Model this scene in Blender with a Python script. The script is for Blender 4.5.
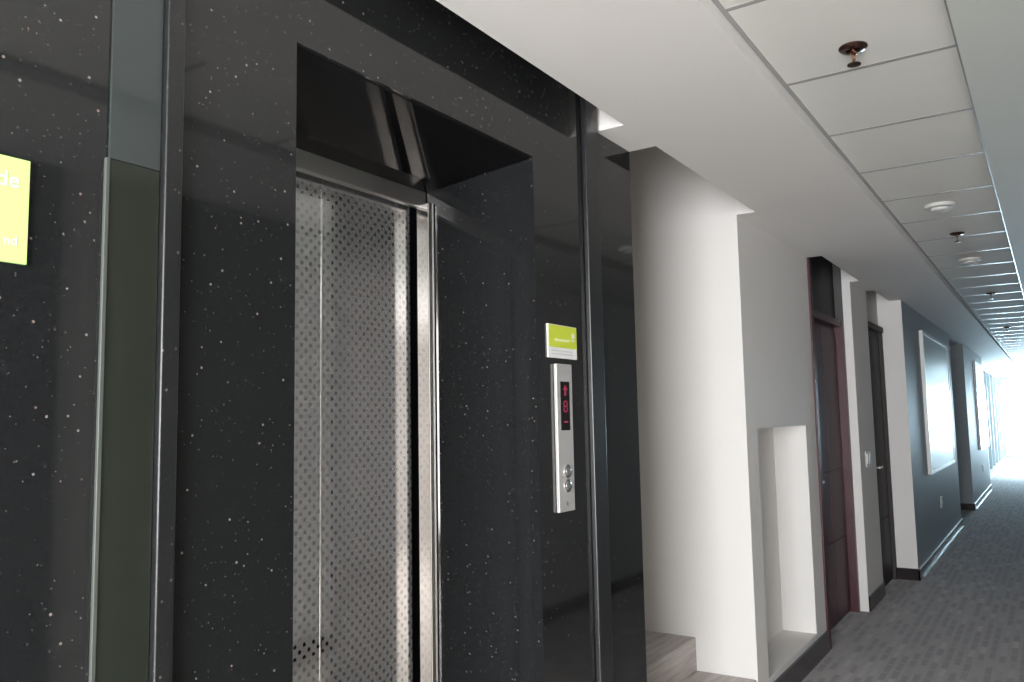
import bpy, bmesh, math, random
from mathutils import Matrix, Vector

for o in list(bpy.data.objects):
    bpy.data.objects.remove(o, do_unlink=True)
SC = bpy.context.scene
COL = SC.collection
random.seed(4)

# ------------------------------------------------------------------ camera
EYE = 1.475
YAW, PITCH, ROLL = math.radians(56.722), math.radians(5.5105), math.radians(1.084)
ca, sa = math.cos(YAW), math.sin(YAW)
cb, sb = math.cos(PITCH), math.sin(PITCH)
fwd = Vector((sa * cb, ca * cb, sb))
rgt = Vector((ca, -sa, 0.0))
dwn = fwd.cross(rgt)
cg, sg = math.cos(ROLL), math.sin(ROLL)
r2 = rgt * cg + dwn * sg
d2 = -rgt * sg + dwn * cg
cam_data = bpy.data.cameras.new('camera')
cam_data.sensor_width = 36.0
cam_data.lens = 819.83 / 1024 * 36.0
cam_data.clip_start = 0.02
cam_data.clip_end = 200
cam = bpy.data.objects.new('camera', cam_data)
COL.objects.link(cam)
mw = Matrix.Identity(4)
for i in range(3):
    mw[i][0] = r2[i]
    mw[i][1] = -d2[i]
    mw[i][2] = -fwd[i]
mw[0][3], mw[1][3], mw[2][3] = 0.0, 0.0, EYE
cam.matrix_world = mw
SC.camera = cam

# ------------------------------------------------------------------ world, lights, exposure
w = bpy.data.worlds.new('sky')
SC.world = w
w.use_nodes = True
wb = w.node_tree.nodes['Background']
wb.inputs['Color'].default_value = (0.62, 0.86, 1.0, 1)
wb.inputs['Strength'].default_value = 3.2
SC.view_settings.view_transform = 'Standard'
SC.view_settings.look = 'None'
SC.view_settings.gamma = 1
SC.view_settings.use_curve_mapping = False
SC.view_settings.exposure = 0.0


def area_light(name, loc, target, sx, sy, power, color):
    l = bpy.data.lights.new(name, 'AREA')
    l.shape = 'RECTANGLE'
    l.size, l.size_y = sx, sy
    l.energy = power
    l.color = color
    o = bpy.data.objects.new(name, l)
    COL.objects.link(o)
    o.location = loc
    o.rotation_euler = (Vector(target) - Vector(loc)).to_track_quat('-Z', 'Z').to_euler()
    return o


# daylight arriving through the lobby window behind, and the window at the corridor's end
area_light('lobby_daylight', (-3.45, -0.35, 1.30), (0, -0.3, 0.75), 2.7, 2.0, 610, (1.0, 0.99, 0.99))
area_light('corridor_end_daylight', (27.6, 0.25, 1.3), (0, 0.25, 1.3), 1.6, 2.2, 700, (0.60, 0.84, 1.0))
area_light('corridor_side_daylight', (24.0, 1.22, 1.3), (24.0, -1, 1.3), 5.5, 2.2, 220, (0.62, 0.86, 1.0))

# ------------------------------------------------------------------ materials
MATS = {}


def mat(name, color, rough=0.6, metal=0.0, spec=0.5, coat=0.0):
    m = bpy.data.materials.new(name)
    m.use_nodes = True
    b = m.node_tree.nodes['Principled BSDF']
    b.inputs['Base Color'].default_value = (*color, 1)
    b.inputs['Roughness'].default_value = rough
    b.inputs['Metallic'].default_value = metal
    b.inputs['Specular IOR Level'].default_value = spec
    b.inputs['Coat Weight'].default_value = coat
    MATS[name] = m
    return m


def nodes(m):
    nt = m.node_tree
    return nt, nt.nodes, nt.links, nt.nodes['Principled BSDF']


def noise_bump(m, scale, strength, dist=0.002):
    nt, N, L, b = nodes(m)
    tc = N.new('ShaderNodeTexCoord')
    n = N.new('ShaderNodeTexNoise')
    n.inputs['Scale'].default_value = scale
    bp = N.new('ShaderNodeBump')
    bp.inputs['Strength'].default_value = strength
    bp.inputs['Distance'].default_value = dist
    L.new(tc.outputs['Object'], n.inputs['Vector'])
    L.new(n.outputs['Fac'], bp.inputs['Height'])
    L.new(bp.outputs['Normal'], b.inputs['Normal'])


def math_node(N, L, op, a, b=None, c=None):
    n = N.new('ShaderNodeMath')
    n.operation = op
    for i, v in enumerate((a, b, c)):
        if v is None:
            continue
        if isinstance(v, (int, float)):
            n.inputs[i].default_value = v
        else:
            L.new(v, n.inputs[i])
    return n.outputs[0]


def granite(name, rough=0.06):
    m = mat(name, (0.012, 0.012, 0.013), rough, 0, 0.66)
    nt, N, L, b = nodes(m)
    tc = N.new('ShaderNodeTexCoord')
    total = None
    for scale, cut, rad, gain in ((120, 0.962, 0.30, 1.0), (230, 0.955, 0.34, 0.4)):
        v = N.new('ShaderNodeTexVoronoi')
        v.inputs['Scale'].default_value = scale
        L.new(tc.outputs['Object'], v.inputs['Vector'])
        sep = N.new('ShaderNodeSeparateColor')
        L.new(v.outputs['Color'], sep.inputs[0])
        pick = math_node(N, L, 'GREATER_THAN', sep.outputs[0], cut)
        near = math_node(N, L, 'LESS_THAN', v.outputs['Distance'], rad)
        fleck = math_node(N, L, 'MULTIPLY', math_node(N, L, 'MULTIPLY', pick, near), gain)
        one = math_node(N, L, 'MULTIPLY', fleck, sep.outputs[1])
        total = one if total is None else math_node(N, L, 'MAXIMUM', total, one)
    bright = total
    n2 = N.new('ShaderNodeTexNoise')
    n2.inputs['Scale'].default_value = 160
    n2.inputs['Detail'].default_value = 3
    L.new(tc.outputs['Object'], n2.inputs['Vector'])
    ramp = N.new('ShaderNodeValToRGB')
    ramp.color_ramp.elements[0].position = 0.35
    ramp.color_ramp.elements[0].color = (0.0095, 0.0105, 0.0115, 1)
    ramp.color_ramp.elements[1].position = 0.7
    ramp.color_ramp.elements[1].color = (0.018, 0.0185, 0.0195, 1)
    L.new(n2.outputs['Fac'], ramp.inputs[0])
    tint = N.new('ShaderNodeMix')
    tint.data_type = 'RGBA'
    tint.inputs[6].default_value = (0.17, 0.115, 0.085, 1)
    tint.inputs[7].default_value = (0.20, 0.195, 0.195, 1)
    L.new(sep.outputs[2], tint.inputs[0])
    mx = N.new('ShaderNodeMix')
    mx.data_type = 'RGBA'
    L.new(bright, mx.inputs[0])
    L.new(ramp.outputs[0], mx.inputs[6])
    L.new(tint.outputs[2], mx.inputs[7])
    L.new(mx.outputs[2], b.inputs['Base Color'])
    return m


def carpet(name):
    m = mat(name, (0.08, 0.075, 0.075), 0.95, 0, 0.1)
    nt, N, L, b = nodes(m)
    b.inputs['Sheen Weight'].default_value = 0.12
    b.inputs['Sheen Roughness'].default_value = 0.5
    tc = N.new('ShaderNodeTexCoord')
    br = N.new('ShaderNodeTexBrick')
    br.offset = 0.37
    br.inputs['Scale'].default_value = 1.0
    br.inputs['Brick Width'].default_value = 0.17
    br.inputs['Row Height'].default_value = 0.055
    br.inputs['Mortar Size'].default_value = 0.012
    br.inputs['Color1'].default_value = (0.30, 0.278, 0.285, 1)
    br.inputs['Color2'].default_value = (0.72, 0.66, 0.65, 1)
    br.inputs['Mortar'].default_value = (0.40, 0.372, 0.378, 1)
    br.inputs['Bias'].default_value = -0.45
    L.new(tc.outputs['Object'], br.inputs['Vector'])
    n = N.new('ShaderNodeTexNoise')
    n.inputs['Scale'].default_value = 140
    L.new(tc.outputs['Object'], n.inputs['Vector'])
    mx = N.new('ShaderNodeMix')
    mx.data_type = 'RGBA'
    mx.blend_type = 'MULTIPLY'
    mx.inputs[0].default_value = 0.6
    L.new(br.outputs['Color'], mx.inputs[6])
    L.new(n.outputs['Fac'], mx.inputs[7])
    gm = N.new('ShaderNodeGamma')
    gm.inputs[1].default_value = 0.85
    L.new(mx.outputs[2], gm.inputs[0])
    hs = N.new('ShaderNodeHueSaturation')
    hs.inputs['Saturation'].default_value = 0.8
    hs.inputs['Value'].default_value = 1.1
    L.new(gm.outputs[0], hs.inputs['Color'])
    L.new(hs.outputs[0], b.inputs['Base Color'])
    bp = N.new('ShaderNodeBump')
    bp.inputs['Strength'].default_value = 0.5
    bp.inputs['Distance'].default_value = 0.004
    L.new(n.outputs['Fac'], bp.inputs['Height'])
    L.new(bp.outputs['Normal'], b.inputs['Normal'])
    return m


def dotted_steel(name):
    """satin stainless steel with small mirror-polished dots in a staggered grid"""
    m = mat(name, (0.80, 0.79, 0.78), 0.2, 1.0)
    nt, N, L, b = nodes(m)
    tc = N.new('ShaderNodeTexCoord')
    sep = N.new('ShaderNodeSeparateXYZ')
    L.new(tc.outputs['Object'], sep.inputs[0])
    p = 0.0235
    u = math_node(N, L, 'MULTIPLY', math_node(N, L, 'ADD', sep.outputs[0], sep.outputs[2]), 0.7071 / p)
    v = math_node(N, L, 'MULTIPLY', math_node(N, L, 'SUBTRACT', sep.outputs[2], sep.outputs[0]), 0.7071 / p)
    fu = math_node(N, L, 'SUBTRACT', math_node(N, L, 'FRACT', u), 0.5)
    fv = math_node(N, L, 'SUBTRACT', math_node(N, L, 'FRACT', v), 0.5)
    d = math_node(N, L, 'SQRT', math_node(N, L, 'ADD', math_node(N, L, 'MULTIPLY', fu, fu), math_node(N, L, 'MULTIPLY', fv, fv)))
    dot = math_node(N, L, 'LESS_THAN', d, 0.25)
    mr = N.new('ShaderNodeMapRange')
    mr.inputs['To Min'].default_value = 0.13
    mr.inputs['To Max'].default_value = 0.02
    L.new(dot, mr.inputs['Value'])
    L.new(mr.outputs[0], b.inputs['Roughness'])
    dc = N.new('ShaderNodeMix')
    dc.data_type = 'RGBA'
    dc.inputs[6].default_value = (0.90, 0.90, 0.90, 1)
    dc.inputs[7].default_value = (0.42, 0.42, 0.43, 1)
    L.new(dot, dc.inputs[0])
    L.new(dc.outputs[2], b.inputs['Base Color'])
    # satin ground scatters light more evenly
    dif = N.new('ShaderNodeBsdfDiffuse')
    dif.inputs['Color'].default_value = (0.30, 0.305, 0.32, 1)
    ms = N.new('ShaderNodeMixShader')
    fac = math_node(N, L, 'MULTIPLY', math_node(N, L, 'SUBTRACT', 1.0, dot), 0.42)
    out = N['Material Output']
    L.new(fac, ms.inputs[0])
    L.new(b.outputs[0], ms.inputs[1])
    L.new(dif.outputs[0], ms.inputs[2])
    L.new(ms.outputs[0], out.inputs['Surface'])
    return m


def stone_step(name):
    m = mat(name, (0.30, 0.27, 0.25), 0.4)
    nt, N, L, b = nodes(m)
    tc = N.new('ShaderNodeTexCoord')
    mp = N.new('ShaderNodeMapping')
    mp.inputs['Scale'].default_value = (1.2, 9, 22)
    n = N.new('ShaderNodeTexNoise')
    n.inputs['Scale'].default_value = 3
    n.inputs['Detail'].default_value = 5
    L.new(tc.outputs['Object'], mp.inputs[0])
    L.new(mp.outputs[0], n.inputs['Vector'])
    r = N.new('ShaderNodeValToRGB')
    r.color_ramp.elements[0].position = 0.3
    r.color_ramp.elements[0].color = (0.36, 0.32, 0.295, 1)
    r.color_ramp.elements[1].position = 0.7
    r.color_ramp.elements[1].color = (0.60, 0.55, 0.515, 1)
    L.new(n.outputs['Fac'], r.inputs[0])
    L.new(r.outputs[0], b.inputs['Base Color'])
    return m


def dark_wood(name, c0, c1, rough=0.25):
    m = mat(name, c0, rough)
    nt, N, L, b = nodes(m)
    tc = N.new('ShaderNodeTexCoord')
    mp = N.new('ShaderNodeMapping')
    mp.inputs['Scale'].default_value = (30, 30, 1.5)
    n = N.new('ShaderNodeTexNoise')
    n.inputs['Scale'].default_value = 2
    n.inputs['Detail'].default_value = 4
    L.new(tc.outputs['Object'], mp.inputs[0])
    L.new(mp.outputs[0], n.inputs['Vector'])
    r = N.new('ShaderNodeValToRGB')
    r.color_ramp.elements[0].color = (*c0, 1)
    r.color_ramp.elements[1].color = (*c1, 1)
    L.new(n.outputs['Fac'], r.inputs[0])
    L.new(r.outputs[0], b.inputs['Base Color'])
    return m


def emissive(name, color, strength, base=(0.02, 0.0, 0.0)):
    m = mat(name, base, 0.4)
    nt, N, L, b = nodes(m)
    b.inputs['Emission Color'].default_value = (*color, 1)
    b.inputs['Emission Strength'].default_value = strength
    return m


GRANITE = granite('black_speckled_granite')
HONED = granite('honed_black_granite', 0.3)
CARPET = carpet('grey_patterned_carpet')
DOTSTEEL = dotted_steel('dotted_stainless_steel')
STONE = stone_step('grey_brown_stone')
WHITE = mat('white_wall_paint', (0.76, 0.74, 0.72), 0.6, 0, 0.3)
noise_bump(WHITE, 90, 0.08)
BRIGHTWALL = mat('brilliant_white_wall_paint', (0.88, 0.87, 0.85), 0.55, 0, 0.3)
GREY = mat('light_grey_wall_paint', (0.55, 0.53, 0.51), 0.6, 0, 0.3)
noise_bump(GREY, 90, 0.08)
SLATE = mat('slate_grey_wall_paint', (0.27, 0.305, 0.33), 0.5, 0, 0.35)
noise_bump(SLATE, 60, 0.08)
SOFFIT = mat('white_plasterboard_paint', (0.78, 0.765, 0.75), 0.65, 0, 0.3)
SOFFITGREEN = mat('pale_green_grey_soffit', (0.55, 0.575, 0.545), 0.6, 0, 0.3)  # darker and greener than the white soffit
TILE = mat('ceiling_tile_white', (0.72, 0.72, 0.69), 0.75, 0, 0.2)
noise_bump(TILE, 220, 0.25)
TBAR = mat('ceiling_grid_enamel', (0.33, 0.33, 0.325), 0.25, 0, 0.5)
STEEL = mat('stainless_steel', (0.66, 0.65, 0.64), 0.12, 1.0)
SATIN = mat('satin_stainless_steel', (0.62, 0.61, 0.60), 0.34, 1.0)
PANELMETAL = mat('brushed_panel_metal', (0.50, 0.49, 0.48), 0.4, 0.25)
CHROME = mat('chrome', (0.8, 0.8, 0.8), 0.08, 1.0)
BLACKPOL = mat('polished_black_lining', (0.006, 0.006, 0.007), 0.05, 0, 0.2)
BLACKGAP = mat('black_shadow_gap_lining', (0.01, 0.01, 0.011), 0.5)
BASEDARK = mat('dark_skirting', (0.022, 0.016, 0.018), 0.18, 0, 0.6)
BASESTRIP = mat('skirting_strip_grey', (0.36, 0.36, 0.36), 0.3, 0.0)
MAROON = dark_wood('dark_maroon_wood', (0.034, 0.002, 0.008), (0.062, 0.005, 0.014), 0.4)
ESPRESSO = dark_wood('espresso_wood', (0.013, 0.009, 0.011), (0.022, 0.014, 0.017), 0.6)
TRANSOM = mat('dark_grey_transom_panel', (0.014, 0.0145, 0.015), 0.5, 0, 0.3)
RETURN = mat('dark_grey_return_paint', (0.085, 0.082, 0.082), 0.6, 0, 0.3)
GREEN = mat('sign_lime_green', (0.62, 0.72, 0.06), 0.35)
GREENL = mat('sign_bright_lime', (0.52, 0.78, 0.26), 0.35)
SIGNWHITE = mat('sign_white', (0.85, 0.85, 0.85), 0.35)
SIGNGREY = mat('sign_grey_print', (0.55, 0.55, 0.58), 0.4)
PALEGREEN = mat('sign_pale_print', (0.80, 0.86, 0.50), 0.4)
DISPLAY = mat('display_black', (0.006, 0.004, 0.005), 0.08)
LED = emissive('display_red_led', (1.0, 0.04, 0.16), 0.32)
PLASTIC = mat('white_plastic', (0.62, 0.62, 0.60), 0.35)
DETECTOR = mat('off_white_plastic', (0.55, 0.55, 0.53), 0.5, 0, 0.3)
BRONZE = mat('sprinkler_bronze', (0.10, 0.055, 0.045), 0.25, 0.9)
COPPER = mat('sprinkler_copper', (0.55, 0.30, 0.22), 0.25, 1.0)
FRAMEWHITE = mat('frame_white', (0.85, 0.86, 0.86), 0.25)
GLASSART = mat('picture_glass', (0.22, 0.28, 0.265), 0.26, 0, 0.15)
WINGREY = mat('window_frame_grey', (0.35, 0.37, 0.38), 0.4)
PANEGLASS = mat('window_glass', (1, 1, 1), 0.0)
PANEGLASS.node_tree.nodes['Principled BSDF'].inputs['Transmission Weight'].default_value = 1.0
PANEGLASS.node_tree.nodes['Principled BSDF'].inputs['IOR'].default_value = 1.02
FLOORTILE = mat('pale_beige_floor_tile', (0.60, 0.55, 0.50), 0.25)
DARKGREEN = mat('dark_green_grey_panel', (0.10, 0.115, 0.095), 0.5)
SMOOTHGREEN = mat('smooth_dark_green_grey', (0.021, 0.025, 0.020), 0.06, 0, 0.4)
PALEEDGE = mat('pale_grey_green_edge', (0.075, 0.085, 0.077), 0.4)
UPPERPANEL = mat('panel_grey_soffit_reflection', (0.042, 0.05, 0.05), 0.06, 0, 0.45)
DARKPANEL = mat('dark_panel', (0.03, 0.032, 0.034), 0.5)


# ------------------------------------------------------------------ mesh helpers
def box(bm, x0, x1, y0, y1, z0, z1, bevel=0.0):
    vs = [bm.verts.new((x, y, z)) for z in (z0, z1) for y in (y0, y1) for x in (x0, x1)]
    fs = [(0, 2, 3, 1), (4, 5, 7, 6), (0, 1, 5, 4), (2, 6, 7, 3), (0, 4, 6, 2), (1, 3, 7, 5)]
    faces = [bm.faces.new([vs[i] for i in f]) for f in fs]
    if bevel > 0:
        edges = list({e for f in faces for e in f.edges})
        bmesh.ops.bevel(bm, geom=edges, offset=bevel, segments=3, profile=0.5, affect='EDGES')
    return bm


def new():
    return bmesh.new()


def boxes(*args, bevel=0.0):
    bm = new()
    for a in args:
        box(bm, *a, bevel=bevel)
    return bm


def lathe(bm, profile, center, axis='Z', seg=32):
    """profile: list of (radius, height) along axis"""
    rings = []
    for r, h in profile:
        ring = []
        for k in range(seg):
            a = 2 * math.pi * k / seg
            c, s = r * math.cos(a), r * math.sin(a)
            if axis == 'Z':
                p = (center[0] + c, center[1] + s, center[2] + h)
            elif axis == 'Y':
                p = (center[0] + c, center[1] + h, center[2] + s)
            else:
                p = (center[0] + h, center[1] + c, center[2] + s)
            ring.append(bm.verts.new(p))
        rings.append(ring)
    for a, b in zip(rings[:-1], rings[1:]):
        for k in range(seg):
            bm.faces.new((a[k], a[(k + 1) % seg], b[(k + 1) % seg], b[k]))
    bm.faces.new(rings[0][::-1])
    bm.faces.new(rings[-1])
    return bm


def tube(bm, pts, r, seg=8):
    pts = [Vector(p) for p in pts]
    rings = []
    for i, p in enumerate(pts):
        t = (pts[min(i + 1, len(pts) - 1)] - pts[max(i - 1, 0)]).normalized()
        up = Vector((0, 0, 1)) if abs(t.z) < 0.9 else Vector((1, 0, 0))
        a = t.cross(up).normalized()
        b = t.cross(a).normalized()
        rings.append([bm.verts.new(p + a * (r * math.cos(2 * math.pi * k / seg)) + b * (r * math.sin(2 * math.pi * k / seg))) for k in range(seg)])
    for q, s in zip(rings[:-1], rings[1:]):
        for k in range(seg):
            bm.faces.new((q[k], q[(k + 1) % seg], s[(k + 1) % seg], s[k]))
    bm.faces.new(rings[0][::-1])
    bm.faces.new(rings[-1])


def obj(name, bm, m, parent=None, smooth=False):
    bmesh.ops.recalc_face_normals(bm, faces=bm.faces)
    me = bpy.data.meshes.new(name)
    bm.to_mesh(me)
    bm.free()
    me.materials.append(m)
    if smooth:
        for p in me.polygons:
            p.use_smooth = True
        try:
            me.set_sharp_from_angle(angle=math.radians(40))
        except Exception:
            pass
    o = bpy.data.objects.new(name, me)
    COL.objects.link(o)
    if parent is not None:
        o.parent = parent
        o.matrix_parent_inverse = Matrix.Translation(-Vector(parent.location))
    return o


def tag(o, label, cat, group=None, kind=None):
    o['label'] = label
    o['category'] = cat
    if group:
        o['group'] = group
    if kind:
        o['kind'] = kind
    return o


def thing(name, label, cat, loc, group=None, kind=None):
    o = bpy.data.objects.new(name, None)
    o.empty_display_size = 0.1
    COL.objects.link(o)
    o.location = loc
    return tag(o, label, cat, group, kind)


def struct(name, bm, m, label, cat):
    return tag(obj(name, bm, m), label, cat, None, 'structure')


def copy_tree(o, off, parent=None):
    c = o.copy()
    COL.objects.link(c)
    if parent is None:
        c.location = Vector(o.location) + Vector(off)
    else:
        c.parent = parent
    for ch in list(o.children):
        copy_tree(ch, off, c)
    return c


# ------------------------------------------------------------------ levels and planes
ZS, ZC = 2.497, 2.545          # soffit, tiled ceiling
YW = 1.30                      # face of the granite lift wall
YE = 1.19                      # edge of the soffit in front of the shadow gap
YS, YR = 0.666, 0.155          # tiled strip edges
YRW = -0.60                    # right wall
XL, XEND = -3.6, 28.0
XF, XN, XNR = 2.83, 4.07, 5.49  # granite end, stair recess end, niche block end
YN = 1.285                     # niche block face
TOP = 3.0

# ------------------------------------------------------------------ floor
struct('floor_lobby', boxes((XL, 4.25, -3.6, YW + 0.3, -0.12, 0.0)), FLOORTILE, 'pale beige tiled floor in front of the elevator', 'floor')
struct('floor', boxes((4.25, XEND + 0.1, -3.6, YW + 0.3, -0.12, 0.0)), CARPET,
       'grey patterned carpet running down the corridor', 'floor')

# ------------------------------------------------------------------ tiled ceiling strip
bm = new()
x0, pitch, gap = 2.658, 0.6, 0.008
k = -11
while x0 + k * pitch < XEND:
    a, b = x0 + k * pitch, x0 + (k + 1) * pitch
    box(bm, a + gap, b - gap, YR - 0.01 + gap, YS - gap, ZC, ZC + 0.02)
    k += 1
ceil = struct('ceiling', bm, TILE, 'white square ceiling tiles in a strip along the corridor', 'ceiling')
bm = new()
k = -11
while x0 + k * pitch < XEND:
    a = x0 + k * pitch
    box(bm, a - gap - 0.001, a + gap + 0.001, YR - 0.01, YS, ZC - 0.001, ZC + 0.022)
    k += 1
box(bm, XL, XEND, YS - gap - 0.006, YS, ZC - 0.0015, ZC + 0.022)
box(bm, XL, XEND, YR - 0.01, YR + gap + 0.004, ZC - 0.0015, ZC + 0.022)
g = obj('ceiling_grid', bm, TBAR, ceil)

# soffits
ext = []
for (a, b) in ((2.555, XF), (XN, XNR), (6.72, 7.35), (8.15, XEND)):
    ext.append((a, b, YE, YN if a == XN else YW + 0.25, ZS, TOP))
bm = boxes((XL, XEND, YS, YE, ZS, TOP), *ext)
struct('trim_1', bm, SOFFIT, 'wide white plasterboard soffit above the elevator side of the corridor', 'soffit')
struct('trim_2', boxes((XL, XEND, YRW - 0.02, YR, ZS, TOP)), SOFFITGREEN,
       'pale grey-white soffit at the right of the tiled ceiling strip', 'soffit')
struct('trim_3', boxes((XL, 1.02, -3.6, YRW - 0.02, ZS, TOP)), SOFFIT, 'white lobby ceiling behind the viewer', 'soffit')
# lid over the shadow gap
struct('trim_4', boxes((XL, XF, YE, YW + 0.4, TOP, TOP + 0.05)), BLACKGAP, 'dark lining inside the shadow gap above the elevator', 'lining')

# ------------------------------------------------------------------ granite lift wall with portal
OX0, OX1, OZ = 1.163, 2.118, 2.290
YD = 1.69                      # inner end of the portal
bm = boxes((XL, OX0, YW, YD, 0, TOP), (OX1, XF, YW, YD, 0, TOP))
for vtx in bm.verts:            # the portal sides close in slightly towards the door
    if vtx.co.y > YW + 0.1 and abs(vtx.co.x - OX1) < 1e-4:
        vtx.co.x = 2.0775
    if vtx.co.y > YW + 0.1 and abs(vtx.co.x - OX0) < 1e-4:
        vtx.co.x = 1.2035
# lintel with a soffit that falls towards the door
zb = 2.235
v = [bm.verts.new(p) for p in ((OX0, YW, OZ), (OX1, YW, OZ), (OX1, YD, zb), (OX0, YD, zb),
                               (OX0, YW, TOP), (OX1, YW, TOP), (OX1, YD, TOP), (OX0, YD, TOP))]
for f in ((0, 1, 2, 3), (4, 7, 6, 5), (0, 4, 5, 1), (1, 5, 6, 2), (2, 6, 7, 3), (3, 7, 4, 0)):
    bm.faces.new([v[i] for i in f])
struct('wall_elevator', bm, GRANITE, 'polished black speckled granite wall with a deep elevator opening', 'wall')
struct('trim_10', boxes((OX0 + 0.001, OX1 - 0.001, YW + 0.012, YD, -0.004, -0.0005)), BLACKPOL, 'polished black soffit of the elevator opening', 'lining')
so = bpy.data.objects['trim_10']
for vtx in so.data.vertices:
    vtx.co.z += OZ + (zb - OZ) * (vtx.co.y - YW) / (YD - YW)
# pilaster strips
struct('trim_5', boxes((0.847, 0.882, 1.2808, YW, 0, TOP), bevel=0.003), HONED,
       'slim polished granite strip left of the elevator opening', 'trim')
struct('trim_6', boxes((2.438, 2.530, 1.2808, YW, 0, TOP), bevel=0.004), HONED,
       'polished granite strip right of the elevator call panel', 'trim')

# smooth dark green-grey panel set on the granite left of the opening
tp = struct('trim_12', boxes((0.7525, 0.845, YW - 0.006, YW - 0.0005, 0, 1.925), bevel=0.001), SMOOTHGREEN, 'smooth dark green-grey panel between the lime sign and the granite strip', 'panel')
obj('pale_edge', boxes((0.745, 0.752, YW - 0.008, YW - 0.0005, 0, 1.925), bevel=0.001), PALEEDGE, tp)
obj('upper_panel', boxes((0.7525, 0.845, YW - 0.006, YW - 0.0005, 1.926, TOP)), UPPERPANEL, tp)  # lighter grey paints in the soffit mirrored by the panel's upper part
# elevator frame and doors
YDO, YFR, YJB = 1.738, 1.665, 1.716
fr = thing('elevator_door_frame', 'stainless steel frame lining the inner end of the elevator opening', 'door frame', (1.64, YD, 0))
obj('header', boxes((1.207, 2.074, YD + 0.002, YJB, 2.176, zb - 0.002), bevel=0.003), SATIN, fr)
for xo, xi, xm in ((1.2055, 1.229, 1.2065), (2.0755, 2.052, 2.0745)):
    jb = obj('jamb', boxes((min(xm, xi), max(xm, xi), YFR, YJB, 0.013, 2.190), bevel=0.003), STEEL, fr)
    obj('edge_strip', boxes((min(xo, xm), max(xo, xm), YFR - 0.003, YJB, 0.013, 2.190)), SATIN, jb)
obj('threshold', boxes((1.207, 2.074, YFR, YDO + 0.10, 0.0005, 0.010), bevel=0.002), SATIN, fr)
# shaft backing right behind the doors
struct('wall_shaft', boxes((OX0 - 0.3, OX1 + 0.3, YDO + 0.10, YDO + 0.16, 0, TOP),
                           (OX0 - 0.3, OX0 - 0.02, YD + 0.001, YDO + 0.10, 0, TOP), (OX1 + 0.02, OX1 + 0.3, YD + 0.001, YDO + 0.10, 0, TOP)),
       BLACKGAP, 'dark elevator shaft wall behind the doors', 'wall')
SEAM = 1.654
for xa, xb, side in ((1.22, SEAM - 0.0012, 'left'), (SEAM + 0.0012, 2.045, 'right')):
    d = thing('elevator_door', ('left leaf of the dotted stainless elevator doors, mostly hidden by granite' if side == 'left'
                               else 'right leaf of the dotted stainless elevator doors, wide and fully seen'), 'elevator door',
              ((xa + xb) / 2, YDO, 0.014), 'elevator door leaves')
    obj('door_panel', boxes((xa, xb, YDO, YDO + 0.035, 0.014, 2.20), bevel=0.0015), DOTSTEEL, d)
    ex = xa if side == 'right' else xb
    ed = obj('edge_strip', boxes((ex - 0.0015, ex + 0.0015, YDO - 0.002, YDO + 0.02, 0.016, 2.19)), CHROME, d)

# ------------------------------------------------------------------ call panel
cx0, cx1, cz0, cz1 = 2.213, 2.310, EYE - 0.287, EYE + 0.174
cp = thing('elevator_call_panel', 'tall narrow steel elevator call panel with red display and two round buttons', 'call panel', (2.268, YW, cz0))
obj('faceplate', boxes((cx0, cx1, YW - 0.012, YW - 0.0005, cz0, cz1), bevel=0.002), PANELMETAL, cp)
dx0, dx1, dz0, dz1 = 2.233, 2.289, EYE - 0.035, EYE + 0.118
dsp = obj('display', boxes((dx0, dx1, YW - 0.0135, YW - 0.011, dz0, dz1), bevel=0.0008), DISPLAY, cp)


def flat(bm, pts, y0, y1):
    """prism from (x, z) outline"""
    a = [bm.verts.new((x, y0, z)) for x, z in pts]
    b = [bm.verts.new((x, y1, z)) for x, z in pts]
    n = len(pts)
    bm.faces.new(a)
    bm.faces.new(b[::-1])
    for i in range(n):
        bm.faces.new((a[i], b[i], b[(i + 1) % n], a[(i + 1) % n]))


mx = (dx0 + dx1) / 2
yl0, yl1 = YW - 0.0142, YW - 0.0134
bm = new()
zt = dz1 - 0.010
flat(bm, [(mx, zt), (mx + 0.014, zt - 0.016), (mx + 0.005, zt - 0.016), (mx + 0.005, zt - 0.034), (mx - 0.005, zt - 0.034), (mx - 0.005, zt - 0.016), (mx - 0.014, zt - 0.016)], yl0, yl1)
obj('arrow', bm, LED, dsp)
bm = new()
zc = (dz0 + dz1) / 2 - 0.002
for z in (zc + 0.016, zc, zc - 0.016):
    box(bm, mx - 0.008, mx + 0.008, yl0, yl1, z - 0.002, z + 0.002)
for sx in (-1, 1):
    for sz in (-1, 1):
        box(bm, mx + sx * 0.010 - 0.002, mx + sx * 0.010 + 0.002, yl0, yl1, zc + sz * 0.008 - 0.0065, zc + sz * 0.008 + 0.0065)
obj('digit', bm, LED, dsp)
obj('dash', boxes((mx - 0.012, mx + 0.012, yl0, yl1, dz0 + 0.024, dz0 + 0.029)), LED, dsp)
for z in (EYE - 0.163, EYE - 0.207):
    bm = new()
    lathe(bm, [(0.021, 0), (0.021, -0.003), (0.018, -0.004), (0.0165, -0.002), (0.016, -0.006), (0.011, -0.008), (0.0, -0.0085)][:-1] + [(0.003, -0.0085)], (2.264, YW - 0.012, z), 'Y', 32)
    obj('button', bm, CHROME, cp, True)
for z in (cz1 - 0.024, cz0 + 0.026):
    bm = new()
    lathe(bm, [(0.006, 0), (0.006, -0.001), (0.003, -0.0022)], (2.261, YW - 0.012, z), 'Y', 20)
    obj('screw', bm, SATIN, cp, True)

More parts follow.
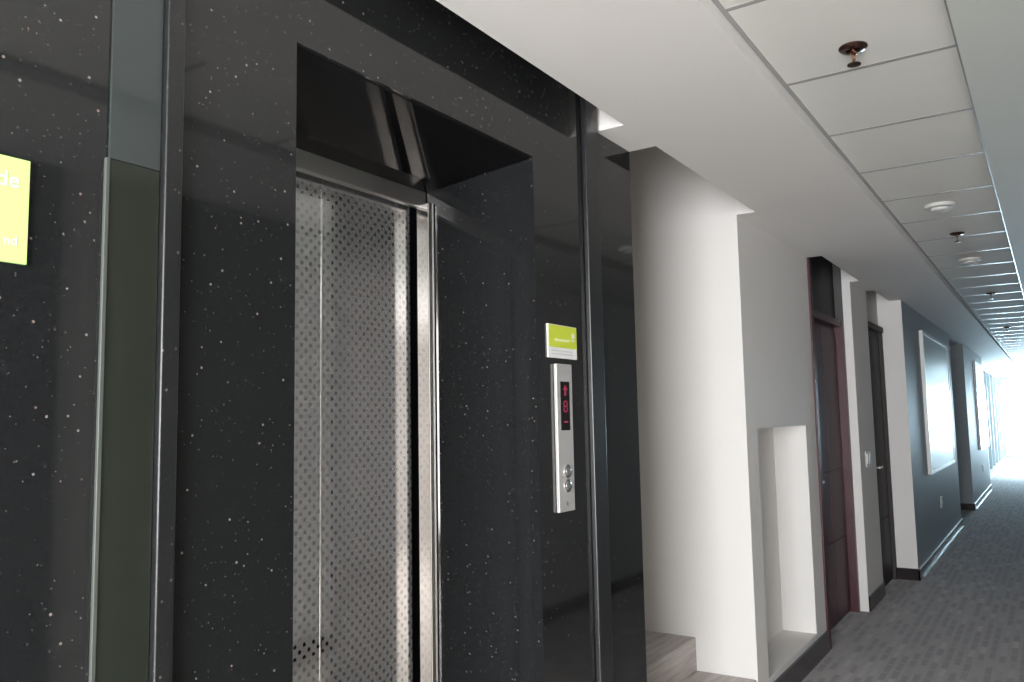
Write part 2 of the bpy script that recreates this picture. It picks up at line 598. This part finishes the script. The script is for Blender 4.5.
# ------------------------------------------------------------------ signs
sg_ = thing('wall_sign', 'small lime green and white sign above the elevator call panel', 'sign', (2.268, YW, EYE + 0.192))
sx0, sx1, sz0, sz1 = 2.176, 2.360, EYE + 0.192, EYE + 0.298
zm = sz0 + 0.034
obj('board', boxes((sx0, sx1, YW - 0.005, YW - 0.0005, sz0, sz1), bevel=0.0008), SIGNWHITE, sg_)
obj('green_field', boxes((sx0 + 0.006, sx1 - 0.001, YW - 0.0056, YW - 0.0045, zm, sz1 - 0.002)), GREEN, sg_)
bm = new()
lathe(bm, [(0.009, 0), (0.009, -0.0005)], (sx1 - 0.024, YW - 0.0056, sz1 - 0.030), 'Y', 24)
box(bm, sx1 - 0.036, sx1 - 0.012, YW - 0.0061, YW - 0.0055, sz1 - 0.047, sz1 - 0.043)
obj('emblem', bm, SIGNWHITE, sg_)
bm = new()
x = sx0 + 0.04
while x < sx1 - 0.05:
    wd = random.uniform(0.004, 0.008)
    box(bm, x, x + wd, YW - 0.0061, YW - 0.0055, zm + 0.020, zm + 0.020 + random.choice((0.006, 0.008)))
    x += wd + 0.0015
obj('lettering', bm, PALEGREEN, sg_)
bm = new()
for row in range(2):
    x = sx0 + 0.02
    while x < sx1 - 0.03:
        wd = random.uniform(0.003, 0.006)
        box(bm, x, x + wd, YW - 0.0055, YW - 0.0049, zm - 0.013 - row * 0.010, zm - 0.013 - row * 0.010 + 0.004)
        x += wd + 0.0025
obj('lettering', bm, SIGNGREY, sg_)


def text_mesh(body, size, loc, m, parent, name='lettering'):
    cu = bpy.data.curves.new(name, 'FONT')
    cu.body = body
    cu.size = size
    cu.extrude = 0.0004
    cu.align_x = 'RIGHT'
    t = bpy.data.objects.new(name, cu)
    COL.objects.link(t)
    dg = bpy.context.evaluated_depsgraph_get()
    me = bpy.data.meshes.new_from_object(t.evaluated_get(dg))
    bpy.data.objects.remove(t, do_unlink=True)
    me.transform(Matrix.Translation(loc) @ Matrix.Rotation(math.pi / 2, 4, 'X'))
    me.materials.clear()
    me.materials.append(m)
    o = bpy.data.objects.new(name, me)
    COL.objects.link(o)
    o.parent = parent
    o.matrix_parent_inverse = Matrix.Translation(-Vector(parent.location))
    return o


ls = thing('wall_sign', 'bright lime green sign cut off at the left edge, on dark granite', 'sign', (0.5, YW, EYE + 0.25))
obj('board', boxes((0.36, 0.626, YW - 0.006, YW - 0.0005, EYE + 0.250, EYE + 0.412), bevel=0.001), GREENL, ls)
text_mesh('de', 0.034, (0.611, YW - 0.0064, EYE + 0.366), SIGNWHITE, ls)
text_mesh('nd', 0.020, (0.611, YW - 0.0064, EYE + 0.277), SIGNWHITE, ls)

# ------------------------------------------------------------------ stair recess
struct('wall_stairwell', boxes((XF - 0.14, XF, YD + 0.001, 4.2, 0, 4.0), (XF - 0.1, XN + 0.14, 4.2, 4.34, 0, 4.0),
                               (XN, XN + 0.14, 1.62, 4.2, 0, 4.0), (XN, XN + 0.14, YN, 1.62, ZS, 4.0), (XN, XN + 0.14, YE, YN, TOP, 4.0), (XF - 0.14, XF, YE, YD, TOP + 0.06, 4.0)), WHITE,
       'white wall at the far side of the stair recess', 'wall')
struct('trim_7', boxes((XF - 0.14, XN + 0.14, YE, 4.34, 4.0, 4.1), (XF - 0.14, XN + 0.14, YE - 0.12, YE, TOP, 4.0)), WHITE,
       'high ceiling over the stairwell', 'ceiling')
st = thing('staircase', 'stone stairs rising into the recess beside the granite wall', 'stairs', ((XF + XN) / 2, 1.29, 0))
for i in range(8):
    y0 = 1.292 + 0.30 * i
    z1 = 0.202 + 0.163 * i
    bm = boxes((XF + 0.001, XN - 0.001, y0, y0 + 0.30 if i < 7 else 4.19, 0.001 if i == 0 else z1 - 0.17, z1), bevel=0.004)
    obj('step', bm, STONE, st)

# ------------------------------------------------------------------ niche block
NX0, NX1, NZ0, NZ1, NY = 4.25, 5.24, 0.160, 1.409, 1.485
bm = boxes((XN, NX0, YN, 1.62, 0, ZS), (NX1, XNR, YN, 1.62, 0, ZS), (NX0, NX1, YN, 1.62, 0, NZ0), (NX0, NX1, YN, 1.62, NZ1, ZS),
           (NX0, NX1, NY, 1.62, NZ0, NZ1))
struct('wall_niche', bm, WHITE, 'pale grey wall block with a tall recessed niche', 'wall')
bm = boxes((XN + 0.001, XNR, YN - 0.014, YN - 0.0005, 0, 0.128), bevel=0.003)
struct('baseboard_niche', bm, BASEDARK, 'dark skirting under the recessed niche', 'baseboard')

# ------------------------------------------------------------------ door A recess
def room_door(name, label, x0, x1, yf, yd, head, leafm, framem, handle_x, split=None):
    t = thing(name, label, 'door', ((x0 + x1) / 2, yd, 0), None, 'structure')
    jw = 0.06
    bm = boxes((x0, x0 + jw, yf, yd + 0.05, 0.001, head), (x1 - jw, x1, yf, yd + 0.05, 0.001, head), (x0 + jw, x1 - jw, yd - 0.05, yd + 0.05, head - 0.05, head), bevel=0.003)
    obj('door_frame', bm, framem, t)
    bm = boxes((x0 + jw, x1 - jw, yd, yd + 0.045, 0.008, head - 0.05))
    lf = obj('door_leaf', bm, leafm, t)
    # raised panels separated by narrow grooves
    z = 0.03
    hs = (0.55, 0.50, 0.50, head - 0.05 - 0.05 - 1.55 - 0.03)
    split = split or (x0 + x1) / 2 - 0.125
    bm = new()
    for h in hs:
        for xa, xb in ((x0 + jw + 0.012, split - 0.005), (split + 0.005, x1 - jw - 0.012)):
            box(bm, xa, xb, yd - 0.006, yd + 0.002, z, z + h - 0.012, bevel=0.002)
        z += h
    obj('face_panel', bm, leafm, lf)
    bm = new()
    lathe(bm, [(0.026, 0), (0.026, -0.006), (0.010, -0.008), (0.010, -0.045)], (handle_x, yd - 0.006, 1.02), 'Y', 20)
    box(bm, handle_x - 0.012, handle_x + 0.12, yd - 0.058, yd - 0.044, 1.012, 1.030, bevel=0.004)
    obj('lever_handle', bm, SATIN, lf, True)
    return t


AX0, AX1, AYD = 5.491, 6.70, 1.375
room_door('door_1', 'maroon panelled door set back beside the niche block', AX0, AX1, 1.315, AYD, 2.19, MAROON, MAROON, 5.68, 6.21)
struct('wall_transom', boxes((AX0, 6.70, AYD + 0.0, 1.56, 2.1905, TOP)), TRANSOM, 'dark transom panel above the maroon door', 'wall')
struct('trim_8', boxes((AX0, 5.555, YN - 0.012, 1.314, 0.001, ZS - 0.001), bevel=0.003), MAROON, 'maroon edge trim closing the niche block beside the door', 'trim')
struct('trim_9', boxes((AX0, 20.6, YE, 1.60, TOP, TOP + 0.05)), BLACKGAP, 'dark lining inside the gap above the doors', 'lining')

# pier between the doors
struct('wall_pier', boxes((6.701, 7.35, 1.255, 1.56, 0, ZS)), WHITE, 'narrow pale pier between the maroon door and the next door', 'wall')
struct('baseboard_pier', boxes((6.702, 7.35, 1.242, 1.2545, 0, 0.11), bevel=0.003), BASEDARK, 'dark skirting on the pier between two doors', 'baseboard')
BX0, BX1, BYD = 7.351, 8.136, 1.30
room_door('door_2', 'dark brown door between the pier and the slate wall', BX0, BX1, 1.268, BYD, 2.25, ESPRESSO, ESPRESSO, 7.47)
struct('wall_lintel', boxes((BX0, BX1, BYD, 1.56, 2.2505, TOP)), GREY, 'grey wall above the dark brown door', 'wall')

struct('trim_11', boxes((6.690, 6.7005, 1.316, AYD - 0.001, 2.1915, ZS + 0.2)), RETURN, 'dark grey return beside the transom panel', 'trim')

# light switch on the pier
sw = thing('light_switch', 'white light switch plate on the pier between the doors', 'switch', (7.0, 1.255, 1.12))
obj('plate', boxes((6.90, 7.08, 1.245, 1.2545, 1.06, 1.18), bevel=0.003), PLASTIC, sw)
for xa in (6.92, 7.0):
    obj('rocker', boxes((xa, xa + 0.06, 1.239, 1.246, 1.08, 1.16), bevel=0.003), SIGNWHITE, sw)

# ------------------------------------------------------------------ slate blocks
YG = 1.097


def slate_block(nm, bn, x0, x1, lab, blab, endm):
    o = struct(nm, boxes((x0, x1, YG, 1.60, 0, ZS)), SLATE, lab, 'wall')
    # the end that faces back up the corridor is painted white
    obj('end_face', boxes((x0 - 0.012, x0 - 0.0005, YG, 1.58, 0.10, ZS - 0.001)), endm, o)
    bm = boxes((x0 - 0.026, x1, YG - 0.014, YG - 0.0005, 0, 0.088), (x0 - 0.026, x0 - 0.0125, YG - 0.014, 1.58, 0, 0.10))
    bb = struct(bn, bm, BASEDARK, blab, 'baseboard')
    obj('highlight_strip', boxes((x0 - 0.026, x1, YG - 0.016, YG - 0.0008, 0.088, 0.102), bevel=0.002), BASESTRIP, bb)  # pale strip paints in the glossy highlight along the skirting's top
    obj('floor_strip', boxes((x0 + 0.2, x1, YG - 0.024, YG - 0.0165, 0, 0.004)), BASESTRIP, bb)


slate_block('wall_slate', 'baseboard_slate', 8.15, 12.2, 'slate grey wall holding the nearer framed glass picture', 'dark skirting under the nearer slate wall', WHITE)
slate_block('wall_slate_far', 'baseboard_slate_far', 14.2, 18.1, 'slate grey wall holding the farther framed glass picture', 'dark skirting under the farther slate wall', SLATE)
struct('wall_recess', boxes((12.2, 14.2, 1.45, 1.6, 0, ZS)), SLATE, 'shaded recess between two slate walls', 'wall')
struct('wall_recess_far', boxes((18.1, 20.6, 1.45, 1.6, 0, ZS)), SLATE, 'shaded recess past the farther slate wall', 'wall')


def picture(x0, x1, z0, z1, label):
    t = thing('framed_picture', label, 'picture', ((x0 + x1) / 2, YG, z0), 'framed glass pictures on the slate walls')
    fw, d = 0.045, 0.035
    bm = boxes((x0, x0 + fw, YG - d, YG - 0.0005, z0, z1), (x1 - fw, x1, YG - d, YG - 0.0005, z0, z1),
               (x0 + fw, x1 - fw, YG - d, YG - 0.0005, z0, z0 + 0.035), (x0 + fw, x1 - fw, YG - d, YG - 0.0005, z1 - 0.035, z1))
    obj('frame', bm, FRAMEWHITE, t)
    obj('glass', boxes((x0 + fw, x1 - fw, YG - 0.03, YG - 0.001, z0 + 0.035, z1 - 0.035)), GLASSART, t)


picture(9.22, 11.55, EYE - 0.62, EYE + 0.83, 'white framed glass picture on the nearer slate wall')
picture(15.9, 17.9, EYE - 0.65, EYE + 0.85, 'white framed glass picture on the farther slate wall')


def outlet(x, z, label):
    t = thing('wall_outlet', label, 'outlet', (x, YG, z), 'wall outlets low on the slate walls')
    obj('plate', boxes((x - 0.07, x + 0.07, YG - 0.010, YG - 0.0005, z - 0.06, z + 0.06), bevel=0.003), PLASTIC, t)
    for dx in (-0.03, 0.03):
        bm = new()
        lathe(bm, [(0.02, 0), (0.02, -0.002)], (x + dx, YG - 0.010, z), 'Y', 16)
        obj('socket', bm, SIGNWHITE, t)


outlet(10.13, EYE - 0.977, 'small white outlet low on the nearer slate wall')
outlet(16.5, EYE - 0.98, 'small white outlet low on the farther slate wall')

# ------------------------------------------------------------------ far end windows
def window(name, label, axis, fixed, a0, a1, z0, z1, nv):
    t = thing(name, label, 'window', ((fixed, (a0 + a1) / 2, z0) if axis == 'X' else ((a0 + a1) / 2, fixed, z0)), None, 'structure')
    fw = 0.06

    def b(u0, u1, w0, w1, d0, d1):
        return (fixed + d0, fixed + d1, u0, u1, w0, w1) if axis == 'X' else (u0, u1, fixed + d0, fixed + d1, w0, w1)
    ps = [b(a0, a1, z0, z0 + fw, -0.04, 0.04), b(a0, a1, z1 - fw, z1, -0.04, 0.04)]
    for i in range(nv + 1):
        c = a0 + (a1 - a0 - fw) * i / nv
        ps.append(b(c, c + fw, z0 + fw, z1 - fw, -0.04, 0.04))
    obj('window_frame', boxes(*ps), WINGREY, t)
    obj('window_pane', boxes(b(a0 + fw, a1 - fw, z0 + fw, z1 - fw, -0.004, 0.004)), PANEGLASS, t)
    return t


window('window_1', 'bright window at the far end of the corridor', 'X', XEND, YRW, 1.30, 0.12, 2.45, 2)
struct('wall_end', boxes((XEND - 0.05, XEND + 0.05, YRW - 0.1, 1.5, 0, 0.119), (XEND - 0.05, XEND + 0.05, YRW - 0.1, 1.5, 2.451, TOP)), WHITE,
       'low sill wall under the far end window', 'wall')
window('window_2', 'bright side window near the far end of the corridor', 'Y', 1.30, 20.7, XEND - 0.06, 0.10, 2.45, 6)
struct('wall_side', boxes((20.6, XEND - 0.06, 1.25, 1.35, 0, 0.099), (20.6, 20.699, 1.25, 1.45, 0.0, ZS)), WHITE, 'low wall under the side window', 'wall')
window('window_3', 'lobby window behind the viewer', 'X', XL, -1.75, 1.1, 0.25, 2.35, 3)
struct('wall_back', boxes((XL - 0.05, XL + 0.05, -3.6, 1.3, 0, 0.249), (XL - 0.05, XL + 0.05, -3.6, 1.3, 2.351, TOP), (XL - 0.05, XL + 0.05, -3.6, -1.751, 0.249, 2.351), (XL - 0.05, XL + 0.05, 1.101, 1.3, 0.249, 2.351)), WHITE, 'wall around the lobby window', 'wall')

# ------------------------------------------------------------------ right wall (seen mirrored in the granite and steel)
rw = struct('wall_right', boxes((1.66, 28.0, YRW - 0.12, YRW, 0, TOP), (0.9, 1.66, YRW - 0.12, YRW, 0, TOP)), BRIGHTWALL, 'white wall along the right of the corridor', 'wall')
obj('dark_cladding', boxes((0.9, 1.67, YRW, YRW + 0.012, 0.0, ZS - 0.001), (1.84, 1.89, YRW, YRW + 0.012, 0.0, ZS - 0.001)), DARKPANEL, rw)
obj('green_cladding', boxes((1.92, 3.05, YRW, YRW + 0.02, 0.0, ZS - 0.001)), DARKGREEN, rw)
struct('wall_lobby', boxes((0.9, 1.02, -3.6, YRW - 0.121, 0, TOP), (XL, 1.02, -3.72, -3.6, 0, TOP)), WHITE, 'lobby wall behind the viewer', 'wall')
struct('baseboard_right', boxes((3.06, 28.0, YRW + 0.0005, YRW + 0.014, 0, 0.10)), BASEDARK, 'dark skirting along the right wall', 'baseboard')

# ------------------------------------------------------------------ ceiling fittings
def sprinkler(x, y, label):
    t = thing('fire_sprinkler', label, 'sprinkler', (x, y, ZC), 'sprinkler heads along the tiled ceiling strip')
    bm = new()
    lathe(bm, [(0.040, 0.0), (0.040, -0.004), (0.034, -0.010), (0.020, -0.012), (0.018, -0.006)], (x, y, ZC), 'Z', 32)
    obj('escutcheon', bm, BRONZE, t, True)
    bm = new()
    lathe(bm, [(0.010, -0.006), (0.010, -0.022), (0.007, -0.024)], (x, y, ZC), 'Z', 16)
    tube(bm, [(x - 0.010, y, ZC - 0.018), (x - 0.016, y, ZC - 0.032), (x - 0.004, y, ZC - 0.050)], 0.0028)
    tube(bm, [(x + 0.010, y, ZC - 0.018), (x + 0.016, y, ZC - 0.032), (x + 0.004, y, ZC - 0.050)], 0.0028)
    lathe(bm, [(0.0022, -0.022), (0.0022, -0.050)], (x, y, ZC), 'Z', 8)
    obj('yoke', bm, COPPER, t, True)
    bm = new()
    lathe(bm, [(0.006, -0.048), (0.019, -0.052), (0.019, -0.055), (0.005, -0.056)], (x, y, ZC), 'Z', 24)
    obj('deflector', bm, BRONZE, t, True)
    return t


def disc(x, y, r, label):
    t = thing('ceiling_detector', label, 'detector', (x, y, ZC), 'round white fittings on the ceiling strip')
    bm = new()
    lathe(bm, [(r, 0.0), (r, -0.010), (r * 0.94, -0.016), (r * 0.6, -0.018)], (x, y, ZC), 'Z', 36)
    obj('base_ring', bm, DETECTOR, t, True)
    bm = new()
    lathe(bm, [(r * 0.6, -0.018), (r * 0.56, -0.030), (r * 0.30, -0.036), (r * 0.05, -0.037)], (x, y, ZC), 'Z', 30)
    obj('cap', bm, DETECTOR, t, True)


SPR = [((853, 47), 'nearest copper sprinkler head on the tiled ceiling strip'),
       ((957, 233), 'sprinkler head between the two round ceiling detectors'),
       ((991, 293), 'sprinkler head just past the farther round detector'),
       ((1007, 327), 'farthest sprinkler head seen on the ceiling strip')]


def ceil_pt(u, v):
    d = fwd + r2 * ((u - 512) / 819.83) + d2 * ((v - 341) / 819.83)
    s = (ZC - EYE) / d.z
    return d.x * s, d.y * s


for x, y, lab in [(*ceil_pt(*p), lab) for p, lab in SPR]:
    sprinkler(x, y, lab)
for p, lab in (((940, 205), 'nearer round white detector on the tiled ceiling'), ((970, 259), 'farther round white detector on the tiled ceiling')):
    x, y = ceil_pt(*p)
    disc(x, y, 0.075, lab)
